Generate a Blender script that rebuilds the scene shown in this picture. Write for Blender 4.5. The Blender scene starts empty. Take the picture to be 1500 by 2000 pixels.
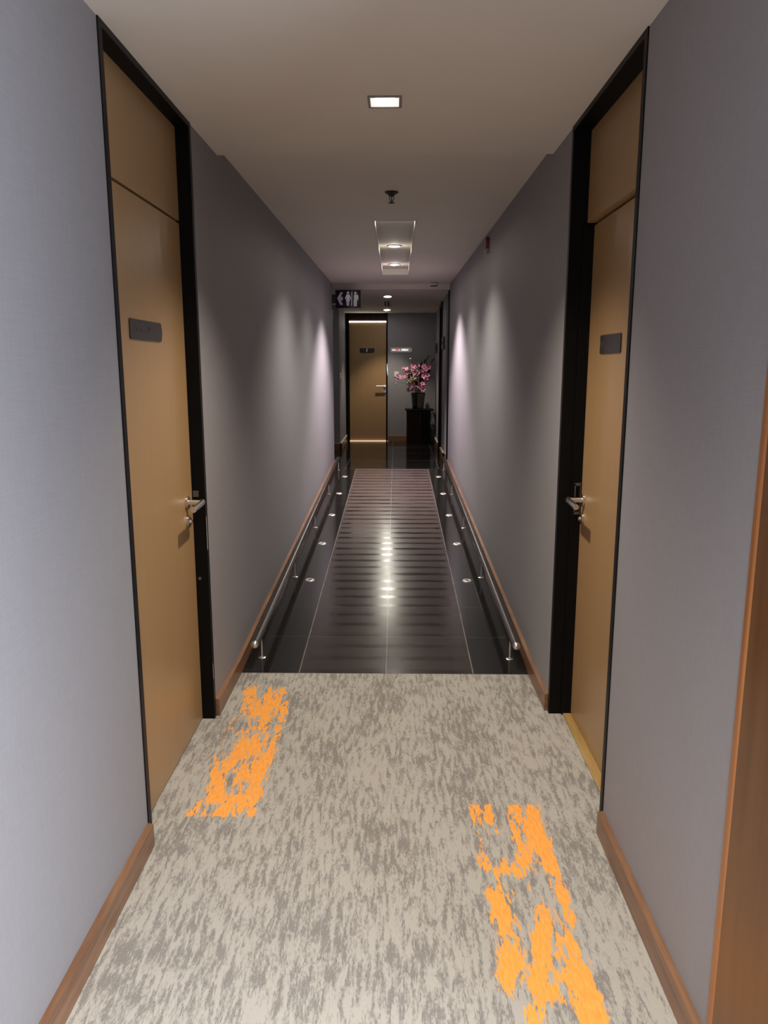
import bpy, bmesh, math, random
from mathutils import Vector, Matrix
random.seed(7)
C = bpy.context.scene.collection
SC = bpy.context.scene
PI = math.pi

# ------------------------------------------------------------------ geometry
H = 1.6                       # eye height
Z1, Z2, Z3 = 2.548, 2.585, 2.445   # three ceiling levels
def zc3(y): return 2.52 - (y - 9.92) * 0.0244
ZB = 2.645                    # lid of the light trough
RY0, RY1, RZ = 3.802, 9.647, 0.298  # ramp
SL = RZ / (RY1 - RY0)
YB = 13.2                     # back wall
def rz(y): return 0 if y < RY0 else min(RZ, (y - RY0) * SL)
def xl(y): return -0.8325 + max(0, y - 3.3) * 0.005
def xr(y): return 0.72 - max(0, y - 3.4) * 0.0077

# ------------------------------------------------------------------ materials
def new_mat(name):
    m = bpy.data.materials.new(name); m.use_nodes = True
    nt = m.node_tree; nt.nodes.clear()
    out = nt.nodes.new('ShaderNodeOutputMaterial')
    b = nt.nodes.new('ShaderNodeBsdfPrincipled')
    nt.links.new(b.outputs[0], out.inputs[0])
    return m, nt, b

class N:
    """tiny node-expression helper"""
    def __init__(s, nt): s.nt = nt
    def _in(s, sock, v):
        if v is None: return
        if hasattr(v, 'is_output'): s.nt.links.new(v, sock)
        else: sock.default_value = v
    def m(s, op, a, b=None, c=None, clamp=False):
        n = s.nt.nodes.new('ShaderNodeMath'); n.operation = op; n.use_clamp = clamp
        s._in(n.inputs[0], a); s._in(n.inputs[1], b); s._in(n.inputs[2], c)
        return n.outputs[0]
    def coord(s):
        return s.nt.nodes.new('ShaderNodeTexCoord').outputs['Object']
    def sep(s, v):
        n = s.nt.nodes.new('ShaderNodeSeparateXYZ'); s.nt.links.new(v, n.inputs[0]); return n.outputs
    def map(s, v, scale=(1,1,1), loc=(0,0,0), rot=(0,0,0)):
        n = s.nt.nodes.new('ShaderNodeMapping'); s.nt.links.new(v, n.inputs[0])
        n.inputs['Scale'].default_value = scale; n.inputs['Location'].default_value = loc; n.inputs['Rotation'].default_value = rot
        return n.outputs[0]
    def noise(s, v, scale=1, detail=3, rough=0.5, dist=0):
        n = s.nt.nodes.new('ShaderNodeTexNoise'); s.nt.links.new(v, n.inputs['Vector'])
        n.inputs['Scale'].default_value = scale; n.inputs['Detail'].default_value = detail
        n.inputs['Roughness'].default_value = rough; n.inputs['Distortion'].default_value = dist
        return n.outputs[0]
    def ss(s, v, lo, hi):
        n = s.nt.nodes.new('ShaderNodeMapRange'); n.interpolation_type = 'SMOOTHSTEP'
        s._in(n.inputs[0], v); n.inputs[1].default_value = lo; n.inputs[2].default_value = hi
        return n.outputs[0]
    def mix(s, f, a, b):
        n = s.nt.nodes.new('ShaderNodeMix'); n.data_type = 'RGBA'
        s._in(n.inputs[0], f)
        for sock, v in ((n.inputs[6], a), (n.inputs[7], b)):
            if hasattr(v, 'is_output'): s.nt.links.new(v, sock)
            else: sock.default_value = (*v, 1) if len(v) == 3 else v
        return n.outputs[2]
    def bump(s, h, strength=0.2, dist=0.002):
        n = s.nt.nodes.new('ShaderNodeBump'); s.nt.links.new(h, n.inputs['Height'])
        n.inputs['Strength'].default_value = strength; n.inputs['Distance'].default_value = dist
        return n.outputs[0]

def plain(name, col, rough=0.5, metal=0.0, spec=0.5, var=0.0, vscale=(8,8,8), emit=0, ecol=None, coat=0):
    m, nt, b = new_mat(name)
    b.inputs['Roughness'].default_value = rough; b.inputs['Metallic'].default_value = metal
    b.inputs['Specular IOR Level'].default_value = spec
    b.inputs['Base Color'].default_value = (*col, 1)
    if coat: b.inputs['Coat Weight'].default_value = coat
    if var:
        n = N(nt); f = n.noise(n.map(n.coord(), vscale), 1, 4)
        lo = tuple(c * (1 - var) for c in col); hi = tuple(min(1, c * (1 + var)) for c in col)
        nt.links.new(n.mix(f, lo, hi), b.inputs['Base Color'])
    if emit:
        b.inputs['Emission Color'].default_value = (*(ecol or col), 1); b.inputs['Emission Strength'].default_value = emit
    return m

def wood(name, c1, c2, grain=(6, 1.2, 60), rough=0.35, spec=0.5):
    m, nt, b = new_mat(name); n = N(nt)
    v = n.coord()
    f = n.noise(n.map(v, grain), 1, 5, 0.6, 0.4)
    f2 = n.noise(n.map(v, tuple(g * 3 for g in grain)), 1, 2)
    ff = n.m('ADD', n.m('MULTIPLY', f, 0.75), n.m('MULTIPLY', f2, 0.25))
    nt.links.new(n.mix(n.ss(ff, 0.3, 0.7), c1, c2), b.inputs['Base Color'])
    b.inputs['Roughness'].default_value = rough; b.inputs['Specular IOR Level'].default_value = spec
    return m

def wall_mat():
    m, nt, b = new_mat('fabric_wallpaper'); n = N(nt)
    v = n.coord()
    thr = n.noise(n.map(v, (260, 260, 16)), 1, 2)
    blot = n.noise(n.map(v, (1.3, 1.3, 0.7)), 1, 3)
    weft = n.noise(n.map(v, (14, 14, 320)), 1, 2)
    f = n.m('ADD', n.m('MULTIPLY', thr, 0.5), n.m('MULTIPLY', weft, 0.5))
    c = n.mix(f, (0.225, 0.218, 0.236), (0.325, 0.314, 0.335))
    c = n.mix(n.m('MULTIPLY', n.ss(blot, 0.4, 0.7), 0.25), c, (0.26, 0.26, 0.28))
    nt.links.new(c, b.inputs['Base Color'])
    b.inputs['Roughness'].default_value = 0.62; b.inputs['Specular IOR Level'].default_value = 0.35
    nt.links.new(n.bump(f, 0.12, 0.0015), b.inputs['Normal'])
    return m

def carpet_mat():
    m, nt, b = new_mat('streaked_carpet'); n = N(nt)
    v = n.coord()
    wob = n.noise(n.map(v, (6, 3, 1)), 1, 2)
    a = n.noise(n.map(v, (58, 10.5, 1)), 1, 4, 0.62, 0.4)
    big = n.noise(n.map(v, (5, 2.4, 1)), 1, 2)
    fine = n.noise(n.map(v, (230, 60, 1)), 1, 2)
    s = n.m('ADD', a, n.m('MULTIPLY', n.m('SUBTRACT', big, 0.5), 0.42))
    s = n.m('ADD', s, n.m('MULTIPLY', n.m('SUBTRACT', fine, 0.5), 0.42))
    t = n.ss(s, 0.36, 0.58)
    c = n.mix(t, (0.196, 0.184, 0.174), (0.385, 0.370, 0.338))
    pile = n.noise(n.map(v, (420, 200, 1)), 1, 2)
    c = n.mix(n.m('MULTIPLY', n.ss(pile, 0.35, 0.75), 0.30), c, (0.47, 0.44, 0.395))
    # orange yarn patches: woven-in density per vertex, broken up by streaks
    at = nt.nodes.new('ShaderNodeAttribute'); at.attribute_name = 'orange_yarn'
    d = at.outputs['Fac']
    b1 = n.noise(n.map(v, (60, 15, 1), (3, 7, 0)), 1, 4, 0.60, 0.5)
    b2 = n.noise(n.map(v, (190, 50, 1)), 1, 2)
    q = n.m('ADD', d, n.m('ADD', n.m('MULTIPLY', n.m('SUBTRACT', b1, 0.5), 2.3), n.m('MULTIPLY', n.m('SUBTRACT', b2, 0.5), 0.6)))
    o = n.m('MULTIPLY', n.ss(q, 0.47, 0.62), n.ss(d, 0.02, 0.12))
    oc = n.mix(n.noise(n.map(v, (120, 30, 1)), 1, 3), (0.72, 0.262, 0.040), (0.95, 0.45, 0.115))
    c = n.mix(o, c, oc)
    nt.links.new(c, b.inputs['Base Color'])
    b.inputs['Roughness'].default_value = 0.95; b.inputs['Specular IOR Level'].default_value = 0.1
    h = n.m('ADD', n.m('MULTIPLY', pile, 0.6), n.m('MULTIPLY', a, 0.6))
    nt.links.new(n.bump(h, 0.35, 0.004), b.inputs['Normal'])
    return m

def line(n, coord, at, half):
    return n.m('LESS_THAN', n.m('ABSOLUTE', n.m('SUBTRACT', coord, at)), half)

def ramp_mat():
    m, nt, b = new_mat('black_granite_ramp'); n = N(nt)
    v = n.coord(); x, y, z = n.sep(v)
    TL, TC, TR = -0.509, -0.049, 0.410
    row = n.m('PINGPONG', n.m('SUBTRACT', y, RY0), 0.4868 / 2)     # 0 at every joint (period .4868)
    gy = n.m('LESS_THAN', row, 0.0040)
    gx = n.m('MAXIMUM', line(n, x, TL, 0.0032), n.m('MAXIMUM', line(n, x, TC, 0.0026), line(n, x, TR, 0.0032)))
    mid = n.m('MULTIPLY', n.m('GREATER_THAN', x, TL), n.m('LESS_THAN', x, TR))
    midin = n.m('MULTIPLY', n.ss(x, TL, TL + 0.03), n.m('SUBTRACT', 1, n.ss(x, TR - 0.03, TR)))
    wob = n.noise(n.map(v, (5, 24, 1)), 1, 3)
    per = 0.4868 / 3
    yy = n.m('ADD', n.m('SUBTRACT', y, RY0 + 0.03), n.m('MULTIPLY', n.m('SUBTRACT', wob, 0.5), 0.045))
    tri = n.m('PINGPONG', yy, per / 2)
    dark = n.m('SUBTRACT', 1, n.ss(tri, 0.014, 0.034))
    wear = n.ss(n.noise(n.map(v, (3.5, 7, 1)), 1, 4, 0.6), 0.25, 0.62)
    dark = n.m('MULTIPLY', n.m('MULTIPLY', dark, midin), n.m('ADD', 0.35, n.m('MULTIPLY', wear, 0.65)))
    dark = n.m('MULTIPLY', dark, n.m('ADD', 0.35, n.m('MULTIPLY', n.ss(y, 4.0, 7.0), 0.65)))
    band = n.m('MULTIPLY', mid, n.m('SUBTRACT', 1, dark))
    spk = n.noise(n.map(v, (160, 160, 1)), 1, 3, 0.7)
    base = n.mix(n.ss(spk, 0.4, 0.8), (0.0105, 0.0100, 0.0092), (0.020, 0.0185, 0.0175))
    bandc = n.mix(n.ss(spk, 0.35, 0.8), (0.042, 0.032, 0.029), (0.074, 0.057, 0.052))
    litk = n.m('ADD', 0.62, n.m('MULTIPLY', n.ss(y, 4.4, 9.2), 1.5))  # bands brighten up the ramp: far lamp light painted into their colour
    vm = nt.nodes.new('ShaderNodeVectorMath'); vm.operation = 'SCALE'; nt.links.new(bandc, vm.inputs[0]); nt.links.new(litk, vm.inputs['Scale'])
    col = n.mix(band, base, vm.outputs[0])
    smear = n.ss(n.noise(n.map(v, (7, 70, 1)), 1, 5, 0.7), 0.62, 0.75)
    col = n.mix(n.m('MULTIPLY', n.m('MULTIPLY', smear, mid), 0.35), col, (0.16, 0.145, 0.135))
    gcol = n.mix(n.noise(n.map(v, (9, 9, 1)), 1, 3), (0.05, 0.045, 0.04), (0.30, 0.28, 0.25))
    col = n.mix(n.m('MULTIPLY', gy, 0.18), col, gcol)
    col = n.mix(n.m('MULTIPLY', gx, 0.85), col, gcol)
    nt.links.new(col, b.inputs['Base Color'])
    r = n.m('ADD', 0.10, n.m('MULTIPLY', band, 0.12))
    r = n.m('ADD', r, n.m('MULTIPLY', n.m('SUBTRACT', spk, 0.5), 0.06))
    nt.links.new(r, b.inputs['Roughness'])
    b.inputs['Specular IOR Level'].default_value = 0.30
    return m

def landing_mat():
    m, nt, b = new_mat('black_granite_landing'); n = N(nt)
    v = n.coord(); x, y, z = n.sep(v)
    gx = n.m('LESS_THAN', n.m('PINGPONG', n.m('ADD', x, 0.645), 0.298), 0.0035)
    gy = n.m('LESS_THAN', n.m('PINGPONG', n.m('SUBTRACT', y, RY1), 0.43), 0.0060)
    g = n.m('MAXIMUM', gx, gy)
    spk = n.noise(n.map(v, (120, 120, 1)), 1, 3, 0.7)
    base = n.mix(n.ss(spk, 0.4, 0.8), (0.010, 0.0095, 0.009), (0.018, 0.017, 0.016))
    sm = n.ss(n.noise(n.map(v, (4, 26, 1)), 1, 5, 0.7), 0.6, 0.75)
    col = n.mix(n.m('MULTIPLY', sm, 0.25), base, (0.11, 0.10, 0.095))
    col = n.mix(n.m('MULTIPLY', g, 0.7), col, (0.22, 0.205, 0.185))
    nt.links.new(col, b.inputs['Base Color'])
    nt.links.new(n.m('ADD', 0.09, n.m('MULTIPLY', sm, 0.12)), b.inputs['Roughness'])
    return m

def leaf_laminate():
    m, nt, b = new_mat('tan_door_laminate'); n = N(nt)
    v = n.coord()
    f = n.noise(n.map(v, (40, 40, 1.5)), 1, 4, 0.55)
    g = n.noise(n.map(v, (1.5, 1.5, 0.8)), 1, 2)
    c = n.mix(f, (0.335, 0.205, 0.096), (0.385, 0.240, 0.116))
    c = n.mix(n.m('MULTIPLY', g, 0.25), c, (0.31, 0.20, 0.10))
    nt.links.new(c, b.inputs['Base Color'])
    b.inputs['Roughness'].default_value = 0.34; b.inputs['Specular IOR Level'].default_value = 0.4
    return m

M = dict(
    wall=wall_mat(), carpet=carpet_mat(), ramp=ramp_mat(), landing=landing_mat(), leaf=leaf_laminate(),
    ceil=plain('ceiling_paint', (0.75, 0.69, 0.63), 0.9, spec=0.1, var=0.03, vscale=(3, 3, 3)),
    trough=plain('trough_paint', (0.62, 0.585, 0.54), 0.8, spec=0.2),
    black=plain('black_lacquer', (0.0032, 0.0028, 0.0028), 0.5, spec=0.12, var=0.25, vscale=(3, 3, 12)),
    blackface=plain('black_frame_face', (0.011, 0.010, 0.011), 0.5, spec=0.2, var=0.3, vscale=(20, 20, 4)),
    gap=plain('dark_gap', (0.012, 0.007, 0.004), 0.8, spec=0.1),
    wood=wood('red_brown_skirting_wood', (0.140, 0.066, 0.034), (0.265, 0.135, 0.070), (30, 2.2, 60)),
    casing=wood('orange_brown_door_wood', (0.098, 0.040, 0.014), (0.140, 0.060, 0.021), (14, 14, 1.4), 0.32),
    casedge=wood('light_door_edge_wood', (0.24, 0.092, 0.030), (0.30, 0.12, 0.040), (14, 14, 1.4), 0.3),
    thresh=wood('gold_threshold_wood', (0.30, 0.185, 0.060), (0.42, 0.27, 0.10), (30, 3, 30), 0.4),
    steel=plain('brushed_steel', (0.72, 0.68, 0.63), 0.28, metal=1.0, var=0.05, vscale=(60, 60, 60)),
    railsteel=plain('dull_rail_steel', (0.19, 0.175, 0.17), 0.25, metal=1.0, var=0.06, vscale=(50, 6, 50)),
    ringsteel=plain('bright_ring_steel', (0.72, 0.68, 0.63), 0.35, metal=0.55),
    dullsteel=plain('dull_strike_steel', (0.13, 0.122, 0.105), 0.5, metal=0.6, var=0.1),
    plate=plain('dark_sign_plastic', (0.034, 0.029, 0.027), 0.35, spec=0.4, var=0.08),
    platetext=plain('dim_sign_lettering', (0.085, 0.072, 0.068), 0.5),
    purple=plain('dark_purple_sign', (0.020, 0.010, 0.032), 0.3, spec=0.4, var=0.1),
    signwhite=plain('sign_pictogram_grey', (0.42, 0.40, 0.42), 0.4, emit=0.10, ecol=(0.7, 0.66, 0.72)),
    signarrow=plain('sign_arrow_grey', (0.26, 0.25, 0.27), 0.4, emit=0.04, ecol=(0.7, 0.66, 0.72)),
    bracket=plain('dark_bracket_metal', (0.03, 0.028, 0.03), 0.4, spec=0.4),
    greybar=plain('grey_bracket_bar', (0.28, 0.27, 0.27), 0.4),
    white=plain('white_plastic', (0.66, 0.64, 0.61), 0.4),
    cream=plain('cream_trim', (0.62, 0.55, 0.45), 0.5),
    nick=plain('bare_wood_nick', (0.45, 0.40, 0.34), 0.7),
    lampw=plain('lamp_warm', (1, 0.97, 0.9), 0.4, emit=26, ecol=(1.0, 0.95, 0.86)),
    lampn=plain('lamp_lens', (1, 0.98, 0.94), 0.4, emit=3, ecol=(1.0, 0.98, 0.92)),
    reflector=plain('lamp_reflector', (0.85, 0.84, 0.80), 0.25, metal=0.0, emit=0.55, ecol=(1.0, 0.97, 0.90)),
    lampring=plain('lamp_trim_ring', (0.26, 0.245, 0.225), 0.45),
    lampfar2=plain('lamp_far_bright', (1, 0.97, 0.9), 0.4, emit=60, ecol=(1.0, 0.94, 0.82)),
    lampfar=plain('lamp_far', (1, 0.97, 0.9), 0.4, emit=50, ecol=(1.0, 0.95, 0.86)),
    strip=plain('light_strip', (1, 0.95, 0.85), 0.4, emit=5.0, ecol=(1.0, 0.93, 0.82)),
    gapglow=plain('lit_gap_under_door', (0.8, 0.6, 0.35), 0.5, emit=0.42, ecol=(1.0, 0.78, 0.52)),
    blueglint=plain('pale_blue_glint', (0.42, 0.66, 0.72), 0.2, emit=0.35, ecol=(0.45, 0.85, 1.0)),
    sprinkler=plain('dark_bronze', (0.045, 0.035, 0.030), 0.45, metal=0.5),
    red=plain('alarm_red', (0.17, 0.004, 0.012), 0.4),
    vent=plain('vent_metal', (0.30, 0.27, 0.25), 0.5),
    ventdark=plain('vent_slot_dark', (0.01, 0.009, 0.009), 0.8),
    glass_sign=plain('frosted_grey_sign', (0.30, 0.28, 0.28), 0.3, var=0.15, vscale=(9, 9, 9), emit=0.06, ecol=(1, 0.94, 0.93)),
    text_w=plain('lit_white_lettering', (0.8, 0.78, 0.74), 0.4, emit=0.55, ecol=(1, 0.97, 0.9)),
    text_p=plain('lit_pink_lettering', (0.8, 0.25, 0.32), 0.4, emit=0.55, ecol=(1, 0.28, 0.36)),
    pedwood=wood('dark_pedestal_wood', (0.016, 0.007, 0.005), (0.036, 0.016, 0.010), (30, 30, 2), 0.6, 0.15),
    pedblack=plain('black_pedestal_gloss', (0.0025, 0.0022, 0.0022), 0.5, spec=0.12, var=0.2),
    vase=plain('dark_smoked_glass', (0.020, 0.020, 0.017), 0.12, spec=0.6, var=0.3, vscale=(14, 14, 4)),
    vase2=plain('brown_vase_highlight', (0.13, 0.10, 0.085), 0.5, var=0.35, vscale=(40, 40, 6)),
    pink=plain('pink_petals', (0.70, 0.27, 0.43), 0.55, var=0.28, vscale=(30, 30, 30)),
    palepink=plain('pale_pink_petals', (0.80, 0.46, 0.58), 0.55, var=0.2, vscale=(30, 30, 30)),
    magenta=plain('deep_pink_petals', (0.36, 0.075, 0.19), 0.55, var=0.3, vscale=(30, 30, 30)),
    throat=plain('flower_throat', (0.25, 0.03, 0.10), 0.6),
    green=plain('olive_leaf', (0.085, 0.12, 0.035), 0.45, var=0.35, vscale=(20, 20, 20)),
    darkleaf=plain('dark_leaf', (0.018, 0.024, 0.012), 0.5, var=0.35, vscale=(20, 20, 20)),
    bud=plain('yellow_green_bud', (0.36, 0.31, 0.15), 0.5, var=0.25, vscale=(40, 40, 40)),
    stem=plain('brown_green_stem', (0.055, 0.055, 0.025), 0.6),
    budwhite=plain('white_bud', (0.75, 0.72, 0.70), 0.5),
    concrete=plain('dark_side_corridor', (0.16, 0.15, 0.155), 0.7),
)

# ------------------------------------------------------------------ mesh helper
class MB:
    def __init__(s, off=(0, 0, 0)): s.bm = bmesh.new(); s.off = Vector(off); s.smooth = False
    def box(s, x0, x1, y0, y1, z0, z1, bev=0, seg=2):
        b = bmesh.new()
        v = [b.verts.new((x, y, z)) for x in (x0, x1) for y in (y0, y1) for z in (z0, z1)]
        for f in ((0,1,3,2),(4,6,7,5),(0,4,5,1),(2,3,7,6),(0,2,6,4),(1,5,7,3)): b.faces.new([v[i] for i in f])
        bmesh.ops.recalc_face_normals(b, faces=b.faces)
        if bev: bmesh.ops.bevel(b, geom=b.edges[:], offset=bev, segments=seg, affect='EDGES', profile=0.5)
        s._add(b); return s
    def hexa(s, pts):
        """8 corner points: bottom loop of 4, then top loop of 4"""
        b = bmesh.new(); v = [b.verts.new(p) for p in pts]
        for f in ((0,1,2,3),(4,5,6,7),(0,1,5,4),(1,2,6,5),(2,3,7,6),(3,0,4,7)): b.faces.new([v[i] for i in f])
        bmesh.ops.recalc_face_normals(b, faces=b.faces); s._add(b); return s
    def tube(s, pts, r, n=16, cap=True):
        b = bmesh.new(); pts = [Vector(p) for p in pts]; rings = []
        rr = r if isinstance(r, (list, tuple)) else [r] * len(pts)
        for i, p in enumerate(pts):
            d = (pts[min(i + 1, len(pts) - 1)] - pts[max(i - 1, 0)]).normalized()
            a = Vector((0, 0, 1)) if abs(d.z) < 0.9 else Vector((1, 0, 0))
            u = d.cross(a).normalized(); w = d.cross(u)
            rings.append([b.verts.new(p + (u * math.cos(t * 2 * PI / n) + w * math.sin(t * 2 * PI / n)) * rr[i]) for t in range(n)])
        for A, B in zip(rings, rings[1:]):
            for t in range(n): b.faces.new((A[t], A[(t + 1) % n], B[(t + 1) % n], B[t]))
        if cap: b.faces.new(rings[0][::-1]); b.faces.new(rings[-1])
        bmesh.ops.recalc_face_normals(b, faces=b.faces); s._add(b); s.smooth = True; return s
    def lathe(s, prof, cen=(0, 0, 0), n=28, axis='z'):
        b = bmesh.new(); rings = []
        def P(r, h, t):
            c, q = r * math.cos(t), r * math.sin(t)
            v = {'z': (c, q, h), 'x': (h, c, q), 'y': (c, h, q)}[axis]
            return Vector(v) + Vector(cen)
        for r, h in prof:
            rings.append([b.verts.new(P(max(r, 1e-5), h, t * 2 * PI / n)) for t in range(n)])
        for A, B in zip(rings, rings[1:]):
            for t in range(n): b.faces.new((A[t], A[(t + 1) % n], B[(t + 1) % n], B[t]))
        b.faces.new(rings[0]); b.faces.new(rings[-1])
        bmesh.ops.remove_doubles(b, verts=b.verts, dist=2e-5)
        bmesh.ops.recalc_face_normals(b, faces=b.faces); s._add(b); s.smooth = True; return s
    def ball(s, c, r, sc=(1, 1, 1), seg=16):
        b = bmesh.new(); bmesh.ops.create_uvsphere(b, u_segments=seg, v_segments=max(6, seg // 2), radius=r)
        for v in b.verts: v.co = Vector((v.co.x * sc[0], v.co.y * sc[1], v.co.z * sc[2])) + Vector(c)
        s._add(b); s.smooth = True; return s
    def prism(s, poly, a0, a1, axis='y'):
        """polygon extruded along an axis; poly coords are the two other axes in xyz order"""
        b = bmesh.new()
        def P(p, h): return {'y': (p[0], h, p[1]), 'x': (h, p[0], p[1]), 'z': (p[0], p[1], h)}[axis]
        A = [b.verts.new(P(p, a0)) for p in poly]; B = [b.verts.new(P(p, a1)) for p in poly]; k = len(poly)
        b.faces.new(A); b.faces.new(B[::-1])
        for i in range(k): b.faces.new((A[i], B[i], B[(i + 1) % k], A[(i + 1) % k]))
        bmesh.ops.recalc_face_normals(b, faces=b.faces); s._add(b); return s
    def _add(s, b):
        me = bpy.data.meshes.new('tmp'); b.to_mesh(me); b.free(); s.bm.from_mesh(me); bpy.data.meshes.remove(me)
    def build(s, name, mat, parent=None, smooth=None):
        if s.off.length: bmesh.ops.translate(s.bm, verts=s.bm.verts, vec=-s.off)
        me = bpy.data.meshes.new(name); s.bm.to_mesh(me); s.bm.free(); me.materials.append(mat)
        if s.smooth if smooth is None else smooth:
            me.polygons.foreach_set('use_smooth', [True] * len(me.polygons))
            try: me.set_sharp_from_angle(angle=math.radians(38))
            except Exception: pass
        o = bpy.data.objects.new(name, me); C.objects.link(o)
        if parent: o.parent = parent
        elif s.off.length: o.location = s.off
        return o

def tag(o, label, cat, group=None, kind=None):
    o['label'] = label; o['category'] = cat
    if group: o['group'] = group
    if kind: o['kind'] = kind
    return o
def thing(name, loc, label, cat, group=None, kind=None, rot=(0, 0, 0)):
    o = bpy.data.objects.new(name, None); C.objects.link(o); o.location = loc; o.rotation_euler = rot
    o.empty_display_size = 0.1
    return tag(o, label, cat, group, kind)
def copy_tree(o, parent=None):
    c = o.copy(); C.objects.link(c); c.parent = parent
    for ch in list(o.children): copy_tree(ch, c)
    return c
def struct(o, label, cat): return tag(o, label, cat, None, 'structure')

# ================================================================== SETTING
# floor: carpet (fine grid carrying the woven orange density)
ORR = (["9480058398","6371075999","3120096999","9203078579","8378983369","1522140038","6851003358","8981049348",
        "2851596483","9783885686","9856965999" .replace('56965999','5696599')[:10],"9228864799","0287102999","0287102999","0178203999"],
       [2.545, 2.467, 2.379, 2.289, 2.219, 2.152, 2.089, 2.015, 1.931, 1.853, 1.781, 1.719, 1.658, 1.58, 1.50])
ORR[0][1] = "6371075999"; ORR[0][10] = "9856965699"
ORL = (["8970583851","3785588837","0658898579","6114359428","5146544618","4137999658","5458653699","3883388797",
        "0599233588","1488688979","8333895738"],
       [3.545, 3.45, 3.35, 3.24, 3.12, 3.0, 2.89, 2.785, 2.69, 2.61, 2.53])
def orange_at(x, y):
    for (rows, ys), x0, x1 in ((ORR, 0.277, 0.533), (ORL, -0.757, -0.506)):
        e = 0.018
        if x < x0 - e or x > x1 + e or y > ys[0] + 0.035 or y < ys[-1] - 0.03: continue
        u = (x - x0) / (x1 - x0) * 10 - 0.5; u = min(max(u, 0), 9); i = min(int(u), 8); fu = u - i
        j = 0
        while j < len(ys) - 2 and y < ys[j + 1]: j += 1
        fv = min(max((ys[j] - y) / (ys[j] - ys[j + 1]), 0), 1)
        g = lambda r, c: int(rows[r][c]) / 9
        d = (g(j, i) * (1 - fu) + g(j, i + 1) * fu) * (1 - fv) + (g(j + 1, i) * (1 - fu) + g(j + 1, i + 1) * fu) * fv
        edge = min(1, (x - x0 + e) / (2 * e), (x1 + e - x) / (2 * e))
        return max(0.0, d * max(0, edge))
    return 0.0
def carpet():
    # fine grid where the patches are, coarse elsewhere
    xs = [-0.90, -0.86, -0.8325] + [-0.78 + 0.0125 * i for i in range(108)]
    xs = [x for x in xs if x < 0.60] + [0.62, 0.68, 0.715, 0.784]
    ys = [-3.0, -1.0, 0.0, 0.8, 1.2, 1.4] + [1.44 + 0.02 * i for i in range(108)]
    ys = [y for y in ys if y < 3.62] + [3.68, RY0]
    bm = bmesh.new(); lay = bm.verts.layers.float.new('orange_yarn')
    g = []
    for y in ys:
        r = []
        for x in xs:
            v = bm.verts.new((x, y, 0)); v[lay] = orange_at(x, y); r.append(v)
        g.append(r)
    for a, b in zip(g, g[1:]):
        for i in range(len(xs) - 1): bm.faces.new((a[i], a[i + 1], b[i + 1], b[i]))
    me = bpy.data.meshes.new('floor'); bm.to_mesh(me); bm.free(); me.materials.append(M['carpet'])
    o = bpy.data.objects.new('floor', me); C.objects.link(o)
    return o
struct(carpet(), 'streaky grey carpet floor with two orange flecked patches', 'carpet')
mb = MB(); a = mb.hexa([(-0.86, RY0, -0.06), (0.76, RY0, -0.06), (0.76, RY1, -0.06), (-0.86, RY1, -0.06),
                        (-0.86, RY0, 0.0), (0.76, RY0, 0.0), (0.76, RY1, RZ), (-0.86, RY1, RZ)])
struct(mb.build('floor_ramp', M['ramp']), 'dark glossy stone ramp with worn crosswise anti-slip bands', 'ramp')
struct(MB().box(-2.6, 0.95, RY1, YB + 0.1, RZ - 0.1, RZ).build('floor_landing', M['landing']),
       'polished black stone floor of the far landing before the door', 'floor')
# pale metal nosing where the ramp meets the landing
# walls
LD0, LD1 = 2.325, 3.295      # left door frame, outer edges
RD0, RD1 = 2.42, 3.372       # right door frame
LE, RE = 9.90, 9.93          # where the long walls end
TH = 0.14
mb = MB(); mb.box(-0.8325 - TH, -0.8325, -3, LD0, -0.06, Z1 + 0.1)
mb.hexa([(-0.8325 - TH, LD1, -0.06), (xl(LD1), LD1, -0.06), (xl(LE), LE, -0.06), (-0.8325 - TH, LE, -0.06),
         (-0.8325 - TH, LD1, 2.75), (xl(LD1), LD1, 2.75), (xl(LE), LE, 2.75), (-0.8325 - TH, LE, 2.75)])
struct(mb.build('wall_left', M['wall']), 'grey fabric-papered corridor wall on the left', 'wall')
mb = MB(); mb.box(0.72, 0.72 + TH, 1.30, RD0, -0.06, Z1 + 0.1); mb.box(0.72, 0.72 + TH, -3, 0.15, -0.06, Z1 + 0.1)
mb.box(0.72, 0.72 + TH, 0.15, 1.30, 2.2, Z1 + 0.1)
mb.hexa([(xr(RD1), RD1, -0.06), (0.72 + TH, RD1, -0.06), (0.72 + TH, RE, -0.06), (xr(RE), RE, -0.06),
         (xr(RD1), RD1, 2.75), (0.72 + TH, RD1, 2.75), (0.72 + TH, RE, 2.75), (xr(RE), RE, 2.75)])
struct(mb.build('wall_right', M['wall']), 'grey fabric-papered corridor wall on the right', 'wall')
struct(MB().box(-1.2, 1.2, -3.1, -3.0, -0.06, 2.7).build('wall_rear', M['wall']), 'grey corridor wall behind the viewer', 'wall')
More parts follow.
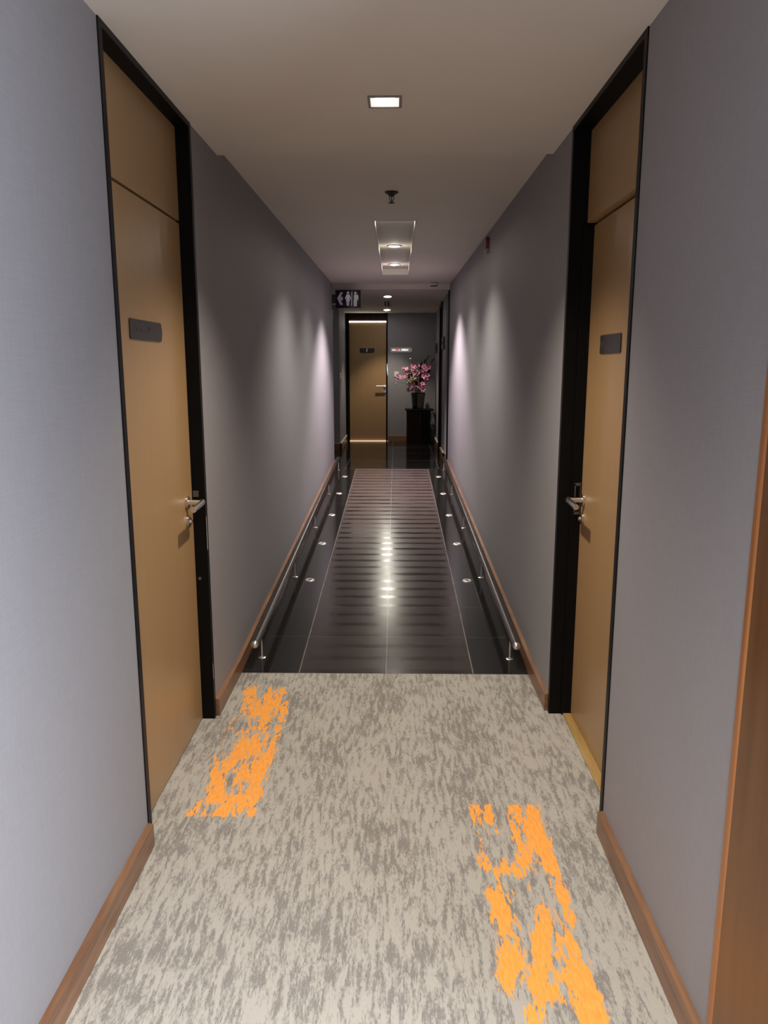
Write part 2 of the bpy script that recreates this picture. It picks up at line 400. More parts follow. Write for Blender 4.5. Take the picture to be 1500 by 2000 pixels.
# far landing walls
FX = 0.66
mb = MB(); mb.box(FX, FX + 0.16, 10.46, 11.22, RZ - 0.05, 2.7); mb.box(FX, FX + 0.16, 11.86, YB, RZ - 0.05, 2.7)
mb.box(FX + 0.10, FX + 0.16, 10.14, 10.46, RZ - 0.05, 2.7)
struct(mb.build('wall_far_right', M['wall']), 'dim grey wall piers on the right of the far landing', 'wall')
mb = MB(); mb.box(-0.86 - 1.7, -0.86, 11.8, YB, RZ - 0.05, 2.7)
struct(mb.build('wall_far_left', M['wall']), 'grey wall corner beside the far door, past the side passage', 'wall')
struct(MB().box(-2.7, -2.6, LE - 0.2, 11.9, RZ - 0.05, 2.7).build('wall_passage_end', M['concrete']), 'dark end wall of the side passage', 'wall')
struct(MB().box(-2.6, -0.8325 - TH, LE - 0.1, LE, RZ - 0.05, 2.7).build('wall_passage_near', M['concrete']), 'near wall of the side passage', 'wall')
struct(MB().box(-0.145, FX + 0.16, YB, YB + 0.12, RZ - 0.05, 2.7).build('wall_back', M['wall']), 'grey end wall behind the flowers', 'wall')
# ceilings
TX0, TX1, TY0, TY1 = -0.158, 0.133, 5.63, 8.90   # trough
STEP = 3.775
struct(MB().box(-1.0, 0.95, -3, STEP, Z1, Z1 + 0.2).build('ceiling', M['ceil']), 'lower near part of the off-white ceiling', 'ceiling')
mb = MB()
mb.box(-1.0, 0.95, STEP, TY0, Z2, Z2 + 0.15); mb.box(-1.0, 0.95, TY1, 9.92, Z2, Z2 + 0.15)
mb.box(-1.0, TX0, TY0, TY1, Z2, Z2 + 0.15); mb.box(TX1, 0.95, TY0, TY1, Z2, Z2 + 0.15)
struct(mb.build('ceiling_raised', M['ceil']), 'raised middle part of the off-white ceiling above the ramp', 'ceiling')
struct(MB().box(TX0 - 0.01, TX1 + 0.01, TY0 - 0.01, TY1 + 0.01, ZB, ZB + 0.05).build('ceiling_trough', M['trough']),
       'recessed lid of the long light trough in the ceiling', 'ceiling')
struct(MB().hexa([(-2.7, 9.92, zc3(9.92)), (0.95, 9.92, zc3(9.92)), (0.95, YB + 0.1, zc3(YB + 0.1)), (-2.7, YB + 0.1, zc3(YB + 0.1)),
                  (-2.7, 9.92, 2.74), (0.95, 9.92, 2.74), (0.95, YB + 0.1, 2.74), (-2.7, YB + 0.1, 2.74)]).build('ceiling_far', M['ceil']), 'dropped ceiling over the far landing', 'ceiling')
mb = MB(); e = 0.006
mb.box(TX0 - e, TX0 + 0.003, TY0, TY1, Z2 - 0.003, ZB); mb.box(TX1 - 0.003, TX1 + e, TY0, TY1, Z2 - 0.003, ZB)
mb.box(TX0 - e, TX1 + e, TY0 - e, TY0 + 0.003, Z2 - 0.003, ZB); mb.box(TX0 - e, TX1 + e, TY1 - 0.003, TY1 + e, Z2 - 0.003, ZB)
struct(mb.build('trim_1', M['trough']), 'thin pale edge of the ceiling light trough', 'trim')

# baseboards (0.085 high, 0.02 thick, slightly eased top edge)
def base_seg(mb, fx, y0, y1, side, h=0.085, t=0.02):
    s = 1 if side == 'l' else -1
    for (a, b) in ((y0, y1),):
        xa, xb = fx(a), fx(b); za, zb = rz(a), rz(b)
        mb.hexa([(xa, a, za - 0.01), (xa + s * t, a, za - 0.01), (xb + s * t, b, zb - 0.01), (xb, b, zb - 0.01),
                 (xa, a, za + h), (xa + s * t, a, za + h - 0.003), (xb + s * t, b, zb + h - 0.003), (xb, b, zb + h)])
mb = MB(); base_seg(mb, xl, -3, LD0 - 0.004, 'l'); struct(mb.build('baseboard_left', M['wood']), 'red-brown wood skirting along the near left wall', 'skirting board')
mb = MB(); base_seg(mb, xl, LD1 + 0.002, RY0, 'l'); base_seg(mb, xl, RY0, RY1, 'l'); base_seg(mb, xl, RY1, LE, 'l')
struct(mb.build('baseboard_left', M['wood']), 'red-brown wood skirting rising along the left side of the ramp', 'skirting board')
mb = MB(); base_seg(mb, xr, 1.45, RD0 - 0.004, 'r'); struct(mb.build('baseboard_right', M['wood']), 'red-brown wood skirting along the near right wall', 'skirting board')
mb = MB(); base_seg(mb, xr, RD1 + 0.002, RY0, 'r'); base_seg(mb, xr, RY0, RY1, 'r'); base_seg(mb, xr, RY1, RE, 'r')
struct(mb.build('baseboard_right', M['wood']), 'red-brown wood skirting rising along the right side of the ramp', 'skirting board')
mb = MB(); mb.box(-0.138, FX, YB - 0.02, YB, RZ, RZ + 0.09); struct(mb.build('baseboard_back', M['wood']), 'dark red skirting under the end wall', 'skirting board')
def capped(name, label, boxes, caps):
    o = thing(name, (0, 0, 0), label, 'skirting board', kind='structure')
    m1 = MB()
    for b in boxes: m1.box(*b)
    m1.build('board', M['wood'], o)
    m2 = MB()
    for b in caps: m2.box(*b)
    m2.build('cap_strip', M['cream'], o)
    return o
capped('baseboard_far_left', 'skirting with a pale top edge round the far left wall corner',
       [(-2.5, -0.838, 11.78, 11.8, RZ, RZ + 0.10), (-0.86, -0.838, 11.78, YB, RZ, RZ + 0.10)],
       [(-2.5, -0.836, 11.776, 11.8, RZ + 0.10, RZ + 0.108), (-0.86, -0.836, 11.776, YB, RZ + 0.10, RZ + 0.108)])
capped('baseboard_far_right', 'cream-topped skirting under the far right wall piers',
       [(FX - 0.02, FX, 10.44, 11.22, RZ, RZ + 0.10), (FX - 0.02, FX, 11.86, YB, RZ, RZ + 0.10), (FX - 0.02, FX + 0.1, 10.44, 10.46, RZ, RZ + 0.10)],
       [(FX - 0.024, FX, 10.436, 11.22, RZ + 0.10, RZ + 0.112), (FX - 0.024, FX, 11.86, YB, RZ + 0.10, RZ + 0.112), (FX - 0.024, FX + 0.1, 10.436, 10.46, RZ + 0.10, RZ + 0.112)])

# brown wooden door casing in the right foreground
o = thing('trim_2', (0.70, 1.33, 0), 'orange-brown wooden door casing at the right edge of the picture', 'door casing', kind='structure')
MB(o.location).box(0.688, 0.865, 1.20, 1.434, 0, 2.25, 0.004).build('board', M['casing'], o)
MB(o.location).box(0.686, 0.72, 1.434, 1.458, 0, 2.25, 0.005).build('edge_strip', M['casedge'], o)

# ================================================================== DOORS
def lever(parent, off, side, y, z, leafx, stem=0.068, arm=0.15, dz=-0.082):
    """side: +1 the door is on the left wall (handle sticks out to +x), -1 on the right wall"""
    s = side
    h = MB(off)
    h.lathe([(0.0, 0), (0.025, 0), (0.026, s * 0.004), (0.026, s * 0.009), (0.022, s * 0.011), (0.0, s * 0.011)], (leafx, y, z), 28, 'x')
    h.tube([(leafx + s * 0.008, y, z), (leafx + s * stem, y, z)], 0.0115, 18)
    ex = leafx + s * stem
    h.tube([(ex - s * 0.004, y + 0.010, z + 0.001), (ex, y - 0.004, z), (ex, y - arm, z - 0.004)], 0.0120, 18)
    lv = h.build('lever_handle', M['steel'], parent)
    k = MB(off)
    k.lathe([(0.0, 0), (0.0245, 0), (0.0255, s * 0.004), (0.0255, s * 0.010), (0.019, s * 0.013), (0.0, s * 0.013)], (leafx, y, z + dz), 28, 'x')
    k.tube([(leafx + s * 0.012, y, z + dz), (leafx + s * 0.022, y, z + dz)], 0.0085, 14)
    kc = k.build('key_cylinder', M['steel'], parent)
    return lv
def side_door(name, label, side, wx, y0, y1, leafx, transx, zseam, hy, hz, thresh):
    s = side                      # +1: left wall, corridor towards +x
    off = (wx, (y0 + y1) / 2, 0)
    o = thing(name, off, label, 'door', kind='structure')
    fw, bx = 0.028, wx - s * 0.135     # face width, back of frame
    lo = lambda a, b: (min(a, b), max(a, b))
    f = MB(off); X = lo(bx, wx + s * 0.003)
    f.box(*X, y0, y0 + fw, 0, Z1, 0.0015, 1); f.box(*X, y1 - fw, y1, 0, Z1, 0.0015, 1)
    f.box(*X, y0 + fw, y1 - fw, Z1 - 0.020, Z1, 0.0015, 1)
    # stop behind / beside the leaf
    st = lo(leafx - s * 0.05, leafx)
    fr = f.build('frame', M['black'], o)
    g = MB(off); X2 = lo(wx + s * 0.0025, wx + s * 0.0045)
    g.box(*X2, y0, y0 + fw, 0, Z1); g.box(*X2, y1 - fw, y1, 0, Z1); g.box(*X2, y0 + fw, y1 - fw, Z1 - 0.020, Z1)
    g.build('frame_face', M['blackface'], fr)
    d = MB(off); d.box(*lo(leafx, leafx - s * 0.045), y0 + fw + 0.003, y1 - fw - 0.003, 0.006 if not thresh else 0.014, zseam - 0.006, 0.0015, 1)
    lf = d.build('leaf', M['leaf'], o)
    t = MB(off); t.box(*lo(transx, transx - s * 0.045), y0 + fw, y1 - fw, zseam + 0.004, Z1 - 0.020, 0.001, 1)
    t.build('transom_panel', M['leaf'], o)
    q = MB(off); q.box(*lo(min(leafx * s, transx * s) * s - s * 0.035, min(leafx * s, transx * s) * s - s * 0.050), y0 + fw, y1 - fw, 0.0, Z1 - 0.020)
    q.build('backing', M['gap'], o)
    lever(lf, off, s, hy, hz, leafx)
    return o, fr, off
dl, frl, offl = side_door('door_1', 'tan door set in the left wall, black frame up to the ceiling', 1, -0.8325, LD0, LD1, -0.884, -0.884, 2.168, 3.172, 1.027, False)
k = MB(offl); k.box(-0.880, -0.856, 3.264, 3.269, 1.035, 1.062); k.build('strike_plate_or_glint', M['dullsteel'], frl)
k = MB(offl); k.lathe([(0, 0), (0.007, 0), (0.007, -0.004), (0, -0.004)], (-0.867, 3.267, 0.668), 14, 'y'); k.build('bumper', M['dullsteel'], frl)
k = MB(offl); xe = -0.8280; ye = LD1 - 0.028
k.hexa([(xe, ye - .0006, 0.80), (xe + .0012, ye + .0006, 0.80), (xe + .0012, ye + .004, 0.80), (xe, ye + .004, 0.80), (xe, ye - .0006, 0.94), (xe + .0012, ye, 0.95), (xe + .0012, ye + .002, 0.95), (xe, ye + .002, 0.94)])
k.build('paint_chip', M['nick'], frl)
k = MB(offl); k.prism([(ye + .001, 0.20), (ye + .006, 0.19), (ye + .005, 0.235), (ye + .007, 0.255), (ye + .002, 0.27)], xe - .0003, xe + .0008, 'x'); k.build('paint_chip', M['nick'], frl)
dr, frr, offr = side_door('door_2', 'tan door set in the right wall, black frame up to the ceiling', -1, 0.72, RD0, RD1, 0.815, 0.787, 2.168, 3.285, 1.022, True)
k = MB(offr); k.box(0.772, 0.855, RD1 - 0.040, RD1 - 0.027, 0, 2.166, 0.001, 1); k.build('door_stop', M['black'], frr)
# tall slotted strike plate: a slim oval outline
sp = MB(offr); y = RD1 - 0.042
for (a, b, c, d) in ((0.784, 0.788, 0.955, 1.085), (0.8075, 0.810, 0.955, 1.085), (0.784, 0.810, 1.078, 1.090), (0.784, 0.810, 0.950, 0.962)):
    sp.box(a, b, y - 0.002, y + 0.003, c, d)
sp.build('strike_plate_or_glint', M['dullsteel'], frr)
MB(offr).box(0.778, 0.822, RD0 + 0.028, RD1 - 0.040, 0, 0.010, 0.003).build('threshold', M['thresh'], dr)

# far door in the end wall
DX0, DX1 = -0.857, -0.145
offd = (-0.5, YB, RZ)
d3 = thing('door_3', offd, 'tan door with a bright light strip at the far end of the corridor', 'door', kind='structure')
f = MB(offd); f.box(DX0, DX0 + 0.062, YB - 0.01, YB + 0.12, RZ, Z3 + 0.01); f.box(DX1 - 0.026, DX1, YB - 0.01, YB + 0.12, RZ, Z3 + 0.01)
f.box(DX0, DX1, YB - 0.01, YB + 0.12, Z3 - 0.045, Z3 + 0.01)
f3 = f.build('frame', M['black'], d3)
lf3 = MB(offd).box(DX0 + 0.064, DX1 - 0.027, YB + 0.03, YB + 0.07, RZ + 0.014, 2.278).build('leaf', M['leaf'], d3)
MB(offd).box(DX0 + 0.062, DX1 - 0.026, YB + 0.03, YB + 0.07, 2.325, Z3 - 0.045).build('transom_panel', M['pedwood'], d3)
MB(offd).box(DX0 + 0.055, DX1 - 0.024, YB + 0.018, YB + 0.07, 2.292, 2.311, 0.004).build('light_strip', M['strip'], d3)
MB(offd).box(DX0 + 0.06, DX1 - 0.02, YB + 0.08, YB + 0.1, RZ, 2.44).build('backing', M['gap'], d3)
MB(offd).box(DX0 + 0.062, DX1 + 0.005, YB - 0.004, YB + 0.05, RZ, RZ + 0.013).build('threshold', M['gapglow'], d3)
h = MB(offd); hy = YB + 0.03
h.lathe([(0, 0), (0.026, 0), (0.026, -0.01), (0, -0.01)], (-0.196, hy, 1.235), 24, 'y')
h.tube([(-0.196, hy, 1.235), (-0.196, hy - 0.065, 1.235)], 0.010, 14); h.tube([(-0.186, hy - 0.065, 1.235), (-0.335, hy - 0.065, 1.234)], 0.0115, 14)
h.build('lever_handle', M['steel'], lf3)
h = MB(offd); h.lathe([(0, 0), (0.026, 0), (0.026, -0.012), (0, -0.012)], (-0.196, hy, 1.15), 24, 'y'); h.build('key_cylinder', M['steel'], lf3)
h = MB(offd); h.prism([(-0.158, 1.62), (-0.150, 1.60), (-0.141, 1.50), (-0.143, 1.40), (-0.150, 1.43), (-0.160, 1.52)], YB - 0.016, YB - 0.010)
h.build('strike_plate_or_glint', M['blueglint'], f3)['label'] = 'painted pale blue glint'  # reflected glint on the jamb put in as a glowing sliver, no real plate

# two black-framed doors on the right of the landing, seen edge-on
def edge_door(name, label, y0, y1, fx):
    o = thing(name, (fx, (y0 + y1) / 2, RZ), label, 'door', kind='structure'); off = o.location
    f = MB(off); zt = zc3(y1) + 0.004; f.box(fx - 0.012, fx + 0.14, y0, y0 + 0.06, RZ, zt); f.box(fx - 0.012, fx + 0.14, y1 - 0.06, y1, RZ, zt); f.box(fx - 0.012, fx + 0.14, y0, y1, zt - 0.06, zt)
    f.build('frame', M['black'], o)
    MB(off).box(fx + 0.05, fx + 0.09, y0 + 0.06, y1 - 0.06, RZ + 0.01, zt - 0.06).build('leaf', M['bracket'], o)
    return o
edge_door('door_4', 'narrow black-framed doorway where the right wall ends past the ramp', RE, 10.14, xr(RE) + 0.004)
edge_door('door_5', 'black-framed doorway between the two far right wall piers', 11.22, 11.86, FX)

# ================================================================== SIGNS
def glyphs(mb, a0, a1, z0, z1, put, seed, gap=0.28, words=()):
    """letter-like strokes too small to read, filling a0..a1"""
    rnd = random.Random(seed); a = a0; h = z1 - z0; i = 0
    while a < a1:
        if i in words: a += h * 0.55
        w = h * rnd.uniform(0.45, 0.62); t = h * 0.17
        k = rnd.randrange(4)
        put(mb, a, a + t, z0, z1)
        if k != 1: put(mb, a + w - t, a + w, z0, z1)
        if k in (0, 2): put(mb, a, a + w, z1 - t, z1)
        if k in (1, 2): put(mb, a, a + w, z0, z0 + t)
        if k in (0, 3): put(mb, a, a + w, (z0 + z1) / 2 - t / 2, (z0 + z1) / 2 + t / 2)
        a += w + h * gap; i += 1
# nameplates on the two near doors
def plate_poly(y0, y1, z0, z1, bulge):
    p = [(y0 + 0.006, z0), (y1 - 0.01, z0)]
    for i in range(7):
        t = i / 6; p.append((y1 - 0.006 + bulge * math.sin(PI * t), z0 + 0.004 + (z1 - z0 - 0.008) * t))
    p += [(y1 - 0.01, z1), (y0 + 0.006, z1)]
    p += [(y0, z1 - 0.006), (y0, z0 + 0.006)]
    return p
for (x, s, y0, y1, z0, z1, lab, sd, bl, r0, r1) in (
        (-0.884, 1, 2.588, 2.935, 1.683, 1.750, 'dark plastic nameplate with faint lettering on the left door', 3, 0.010, 0.06, 0.60),
        (0.815, -1, 2.850, 3.140, 1.642, 1.712, 'dark plastic nameplate with faint lettering on the right door', 5, -0.002, 0.40, 0.92)):
    c = (x, (y0 + y1) / 2, (z0 + z1) / 2)
    o = thing('nameplate', c, lab, 'sign')
    m = MB(c); m.prism(plate_poly(y0, y1, z0, z1, bl), min(x, x + s * 0.005), max(x, x + s * 0.005), 'x'); m.build('panel', M['plate'], o)
    m = MB(c); L = y1 - y0
    put = lambda mb, a, b, p, q: mb.box(min(x + s * .0045, x + s * .0055), max(x + s * .0045, x + s * .0055), a, b, p, q)
    glyphs(m, y0 + r0 * L, y0 + r1 * L, z0 + 0.026, z0 + 0.044, put, sd, words=(4,)); m.build('lettering', M['platetext'], o)
# far door plate
c = (-0.49, YB + 0.03, 1.83); o = thing('nameplate', c, 'small dark purple nameplate on the far door', 'sign')
y = YB + 0.03
m = MB(c); m.prism([(-0.612, 1.795), (-0.49, 1.788), (-0.371, 1.795), (-0.368, 1.83), (-0.371, 1.866), (-0.612, 1.866), (-0.615, 1.83)], y - 0.006, y); m.build('panel', M['purple'], o)
m = MB(c); put = lambda mb, a, b, p, q: mb.box(a, b, y - 0.0072, y - 0.0055, p, q)
glyphs(m, -0.570, -0.515, 1.818, 1.843, put, 11); m.build('lettering', M['platetext'], o)
m = MB(c); glyphs(m, -0.470, -0.425, 1.818, 1.843, put, 12); m.build('lettering', M['platetext'], o)
m = MB(c); m.prism([(-0.508, 1.828), (-0.500, 1.850), (-0.484, 1.864), (-0.486, 1.842), (-0.493, 1.83), (-0.491, 1.80), (-0.499, 1.80)], y - 0.0074, y - 0.0055); m.build('emblem', M['signwhite'], o)
# lit room sign on the end wall
c = (0.085, YB, 1.838); o = thing('room_sign', c, 'frosted grey room sign with white and pink lettering on the end wall', 'sign')
p = [(-0.097, 1.80), (0.235, 1.80)] + [(0.235 + 0.030 * math.sin(PI * i / 8), 1.838 - 0.038 * math.cos(PI * i / 8)) for i in range(1, 8)] + [(0.235, 1.876), (-0.097, 1.876)]
m = MB(c); m.prism(p, YB - 0.008, YB); m.build('panel', M['glass_sign'], o)
put = lambda mb, a, b, p, q: mb.box(a, b, YB - 0.0095, YB - 0.0075, p, q)
m = MB(c); glyphs(m, -0.068, -0.015, 1.824, 1.850, put, 21, .22); m.build('lettering', M['text_w'], o)
m = MB(c); glyphs(m, 0.055, 0.065, 1.824, 1.850, put, 22, .22); glyphs(m, 0.088, 0.190, 1.824, 1.852, put, 23, .16); m.build('lettering', M['text_w'], o)
m = MB(c); glyphs(m, -0.008, 0.048, 1.822, 1.852, put, 24, .16); m.build('pink_lettering', M['text_p'], o)['label'] = 'glowing pink lettering'
# small plates on the far right piers
for (y0, y1, z0, z1, lab) in ((10.64, 11.12, 1.81, 1.97, 'dark wall plaque seen edge-on on the nearer far-right pier'),
                              (12.55, 12.96, 1.78, 1.93, 'dark wall plaque seen edge-on on the pier beside the flowers')):
    c = (FX, (y0 + y1) / 2, (z0 + z1) / 2); o = thing('wall_plaque', c, lab, 'sign')
    MB(c).box(FX - 0.022, FX, y0, y1, z0, z1, 0.004).build('panel', M['plate'], o)
    m = MB(c); put = lambda mb, a, b, p, q: mb.box(FX - 0.0235, FX - 0.0215, a, b, p, q)
    glyphs(m, y0 + 0.06, y1 - 0.08, z0 + 0.06, z0 + 0.10, put, 31); m.build('lettering', M['platetext'], o)

# restroom sign hung out from the left wall
SY = 9.82; SX0, SX1, SZ0, SZ1 = -0.757, -0.443, 2.286, 2.502
c = (-0.80, SY, 2.39)
rs = thing('restroom_sign', c, 'dark purple toilet sign with arrow and two figures, hung from left wall', 'sign')
m = MB(c); K = 12
def bow(x): t = (x - SX0) / (SX1 - SX0); return SY - 0.030 * math.sin(PI * t)
b = bmesh.new(); fr_, bk = [], []
for i in range(K + 1):
    x = SX0 + (SX1 - SX0) * i / K
    fr_.append((b.verts.new((x, bow(x), SZ0)), b.verts.new((x, bow(x), SZ1)))); bk.append((b.verts.new((x, bow(x) + 0.012, SZ0)), b.verts.new((x, bow(x) + 0.012, SZ1))))
for i in range(K):
    b.faces.new((fr_[i][0], fr_[i + 1][0], fr_[i + 1][1], fr_[i][1])); b.faces.new((bk[i][0], bk[i][1], bk[i + 1][1], bk[i + 1][0]))
    b.faces.new((fr_[i][1], fr_[i + 1][1], bk[i + 1][1], bk[i][1])); b.faces.new((fr_[i][0], bk[i][0], bk[i + 1][0], fr_[i + 1][0]))
b.faces.new((fr_[0][0], fr_[0][1], bk[0][1], bk[0][0])); b.faces.new((fr_[-1][0], bk[-1][0], bk[-1][1], fr_[-1][1]))
bmesh.ops.recalc_face_normals(b, faces=b.faces); m._add(b); m.build('panel', M['purple'], rs)
def S(u, v):   # crop pixel (640..740 crop, 15 px per photo px) on the panel
    return (SX0 + (u - 230) / (965 - 230) * (SX1 - SX0), SZ1 - (v - 415) / (925 - 415) * (SZ1 - SZ0))
def flat(mb, pts):
    p = [S(*q) for q in pts]; xm = sum(a for a, _ in p) / len(p); yb = bow(xm)
    mb.prism(p, yb - 0.004, yb + 0.001)
def disc(u, v, r): return [(u + r * math.cos(i * PI / 8), v + r * 1.0 * math.sin(i * PI / 8)) for i in range(16)]
m = MB(c)
flat(m, [(285, 650), (385, 480), (460, 480), (392, 605), (448, 612), (452, 705), (392, 705), (455, 838), (372, 838)])
m.build('arrow', M['signarrow'], rs)
m = MB(c)
flat(m, disc(600, 498, 34)); flat(m, [(560, 545), (645, 545), (690, 665), (655, 672), (630, 610), (632, 640), (662, 725), (540, 725), (570, 640), (575, 600), (545, 670), (510, 665)])
flat(m, [(556, 722), (592, 722), (590, 862), (562, 862)]); flat(m, [(604, 722), (636, 722), (628, 862), (602, 862)])
m.build('woman_figure', M['signwhite'], rs)
m = MB(c); flat(m, [(704, 468), (720, 468), (712, 868), (694, 868)]); m.build('divider_line', M['signwhite'], rs)
m = MB(c)
flat(m, disc(815, 505, 34)); flat(m, [(755, 550), (885, 550), (902, 600), (895, 705), (868, 705), (858, 620), (852, 715), (762, 715), (768, 620), (770, 700), (742, 700), (742, 600)])
flat(m, [(762, 712), (806, 712), (804, 878), (770, 878)]); flat(m, [(814, 712), (856, 712), (848, 878), (812, 878)])
m.build('man_figure', M['signwhite'], rs)
m = MB(c); m.box(-0.815, -0.75, SY - 0.002, SY + 0.02, 2.345, 2.45, 0.002, 1); m.box(-0.815, -0.785, SY - 0.004, SY + 0.03, 2.275, 2.325, 0.002, 1); m.build('bracket', M['bracket'], rs)
m = MB(c); m.box(-0.82, -0.75, SY - 0.008, SY + 0.01, 2.327, 2.341, 0.002, 1); m.build('bracket_bar', M['greybar'], rs)
# white box on the passage wall below the sign
o = tag(MB((-0.955, 11.79, 2.29)).prism([(-0.99, 2.39), (-0.94, 2.40), (-0.952, 2.24), (-0.962, 2.20), (-0.99, 2.20)], 11.74, 11.8).build('wall_box', M['white']),
        'small white box on the passage wall under the toilet sign', 'wall box')

# ================================================================== CEILING FITTINGS
# square downlight
c = (-0.045, 3.045, Z1)
o = thing('square_downlight', c, 'square recessed downlight in the near ceiling', 'ceiling light')
m = MB(c); q = 0.052; w = 0.010
for bx in ((-q - w, -q, -q - w, q + w), (q, q + w, -q - w, q + w), (-q, q, -q - w, -q), (-q, q, q, q + w)):
    m.box(c[0] + bx[0], c[0] + bx[1], c[1] + bx[2], c[1] + bx[3], Z1 - 0.006, Z1 + 0.001, 0.0015, 1)
m.build('trim_frame', M['lampring'], o)
m = MB(c); r = 0.036; zz = Z1 - 0.0035
for sx, sy in ((0, 1), (0, -1), (1, 0), (-1, 0)):
    if sy: pts = [(-q, sy * q, zz), (q, sy * q, zz), (r, sy * r, zz + .003), (-r, sy * r, zz + .003)]
    else: pts = [(sx * q, -q, zz), (sx * q, q, zz), (sx * r, r, zz + .003), (sx * r, -r, zz + .003)]
    b = bmesh.new(); b.faces.new([b.verts.new((c[0] + p[0], c[1] + p[1], p[2])) for p in pts]); m._add(b)
m.build('reflector', M['reflector'], o)
MB(c).box(c[0] - r, c[0] + r, c[1] - r, c[1] + r, zz + 0.001, zz + 0.003).build('lamp', M['lampn'], o)
# round downlights
def round_light(x, y, z, label, group, R=0.052):
    o = thing('downlight', (x, y, z), label, 'ceiling light', group)
    m = MB(); m.lathe([(R, 0.0), (R + 0.012, 0.0), (R + 0.012, -0.004), (R + 0.004, -0.008), (R, -0.006), (R, 0.0)], (0, 0, 0), 36); m.build('trim_ring', M['lampring'], o)
    m = MB(); m.lathe([(0.0, -0.012), (R * 0.6, -0.010), (R, -0.004), (R, 0.0), (0, 0.0)], (0, 0, 0), 32); m.build('lamp', M['lampw'], o)
    return o
a = round_light(-0.02, 7.205, ZB, 'nearer of the two round lamps shining in the ceiling trough', 'round lamps in the trough')
trough_defs = [(5.80, 'round lamp hidden behind the near lip of the ceiling trough'), (8.50, 'farther of the two round lamps shining in the ceiling trough')]
for y, lab in trough_defs:
    n_ = copy_tree(a); n_.location = (-0.021, y, ZB); n_['label'] = lab
b_ = copy_tree(a); b_.location = (-0.12, 10.72, zc3(10.72) - 0.001); b_['label'] = 'round downlight in the far ceiling just before the slot vent'; b_['group'] = 'downlights over the landing'
b_ = copy_tree(a); b_.location = (-0.150, 12.61, zc3(12.61) - 0.001); b_['label'] = 'round downlight in the far ceiling nearest the end door'; b_['group'] = 'downlights over the landing'
for b_ in (o_ for o_ in bpy.data.objects if o_.type == 'EMPTY' and o_.get('group') == 'downlights over the landing'):
    for ch in b_.children:
        if ch.name.startswith('lamp'):
            ch.data = ch.data.copy(); ch.data.materials[0] = M['lampfar2' if b_.location.y < 11 else 'lampfar']
# slot vent
c = (-0.143, 11.67, zc3(11.67)); o = thing('slot_vent', c, 'slotted air vent between the two far downlights', 'air vent', rot=(-0.0244, 0, 0))
m = MB(); m.box(-0.062, 0.062, -0.37, 0.37, -0.006, 0.0, 0.002, 1); m.build('frame', M['vent'], o)
for xx in (-0.022, 0.022):
    MB().box(xx - 0.013, xx + 0.013, -0.34, 0.34, -0.008, -0.004).build('slot', M['ventdark'], o)
# sprinkler
c = (-0.030, 4.73, Z2); o = thing('sprinkler_head', c, 'dark fire sprinkler head hanging from the ceiling above the ramp', 'sprinkler')
m = MB(c); m.lathe([(0.0, 0), (0.040, 0), (0.041, -0.003), (0.036, -0.007), (0.018, -0.018), (0.012, -0.026), (0.0, -0.026)], c, 28); m.build('escutcheon', M['sprinkler'], o)
m = MB(c)
for s in (-1, 1): m.tube([(c[0] + s * 0.012, c[1], Z2 - 0.022), (c[0] + s * 0.013, c[1], Z2 - 0.036), (c[0] + s * 0.004, c[1], Z2 - 0.056)], 0.0022, 8)
m.tube([(c[0], c[1], Z2 - 0.026), (c[0], c[1], Z2 - 0.056)], 0.0025, 8); m.build('frame_arm', M['sprinkler'], o)
m = MB(c); m.lathe([(0, -0.055), (0.010, -0.056), (0.019, -0.060), (0.019, -0.062), (0, -0.062)], c, 20); m.build('deflector', M['sprinkler'], o)
# smoke detector
c = (0.462, 9.80, Z2); o = thing('smoke_detector', c, 'round smoke detector near the ceiling edge on the right', 'smoke detector')
m = MB(c); m.lathe([(0, 0), (0.040, 0), (0.040, -0.006), (0.036, -0.008), (0.0, -0.008)], c, 28); m.build('base', M['sprinkler'], o)
m = MB(c); m.lathe([(0, -0.008), (0.050, -0.008), (0.050, -0.030), (0.046, -0.034), (0, -0.034)], c, 28); m.build('body', M['ceil'], o)
m = MB(c); m.lathe([(0, -0.034), (0.047, -0.034), (0.044, -0.041), (0, -0.042)], c, 28); m.build('vent_ring', M['sprinkler'], o)
# fire alarm beacon on the right wall
ax = xr(6.1); c = (ax, 6.1, 2.50); o = thing('fire_alarm', c, 'small red fire alarm beacon high on the right wall', 'alarm')
m = MB(c); m.lathe([(0, 0), (0.050, 0), (0.050, -0.018), (0.044, -0.026), (0, -0.026)], c, 28, 'x'); m.build('housing', M['red'], o)
m = MB(c); m.box(ax - 0.024, ax, 6.07, 6.13, 2.425, 2.462, 0.006); m.build('lens', M['greybar'], o)

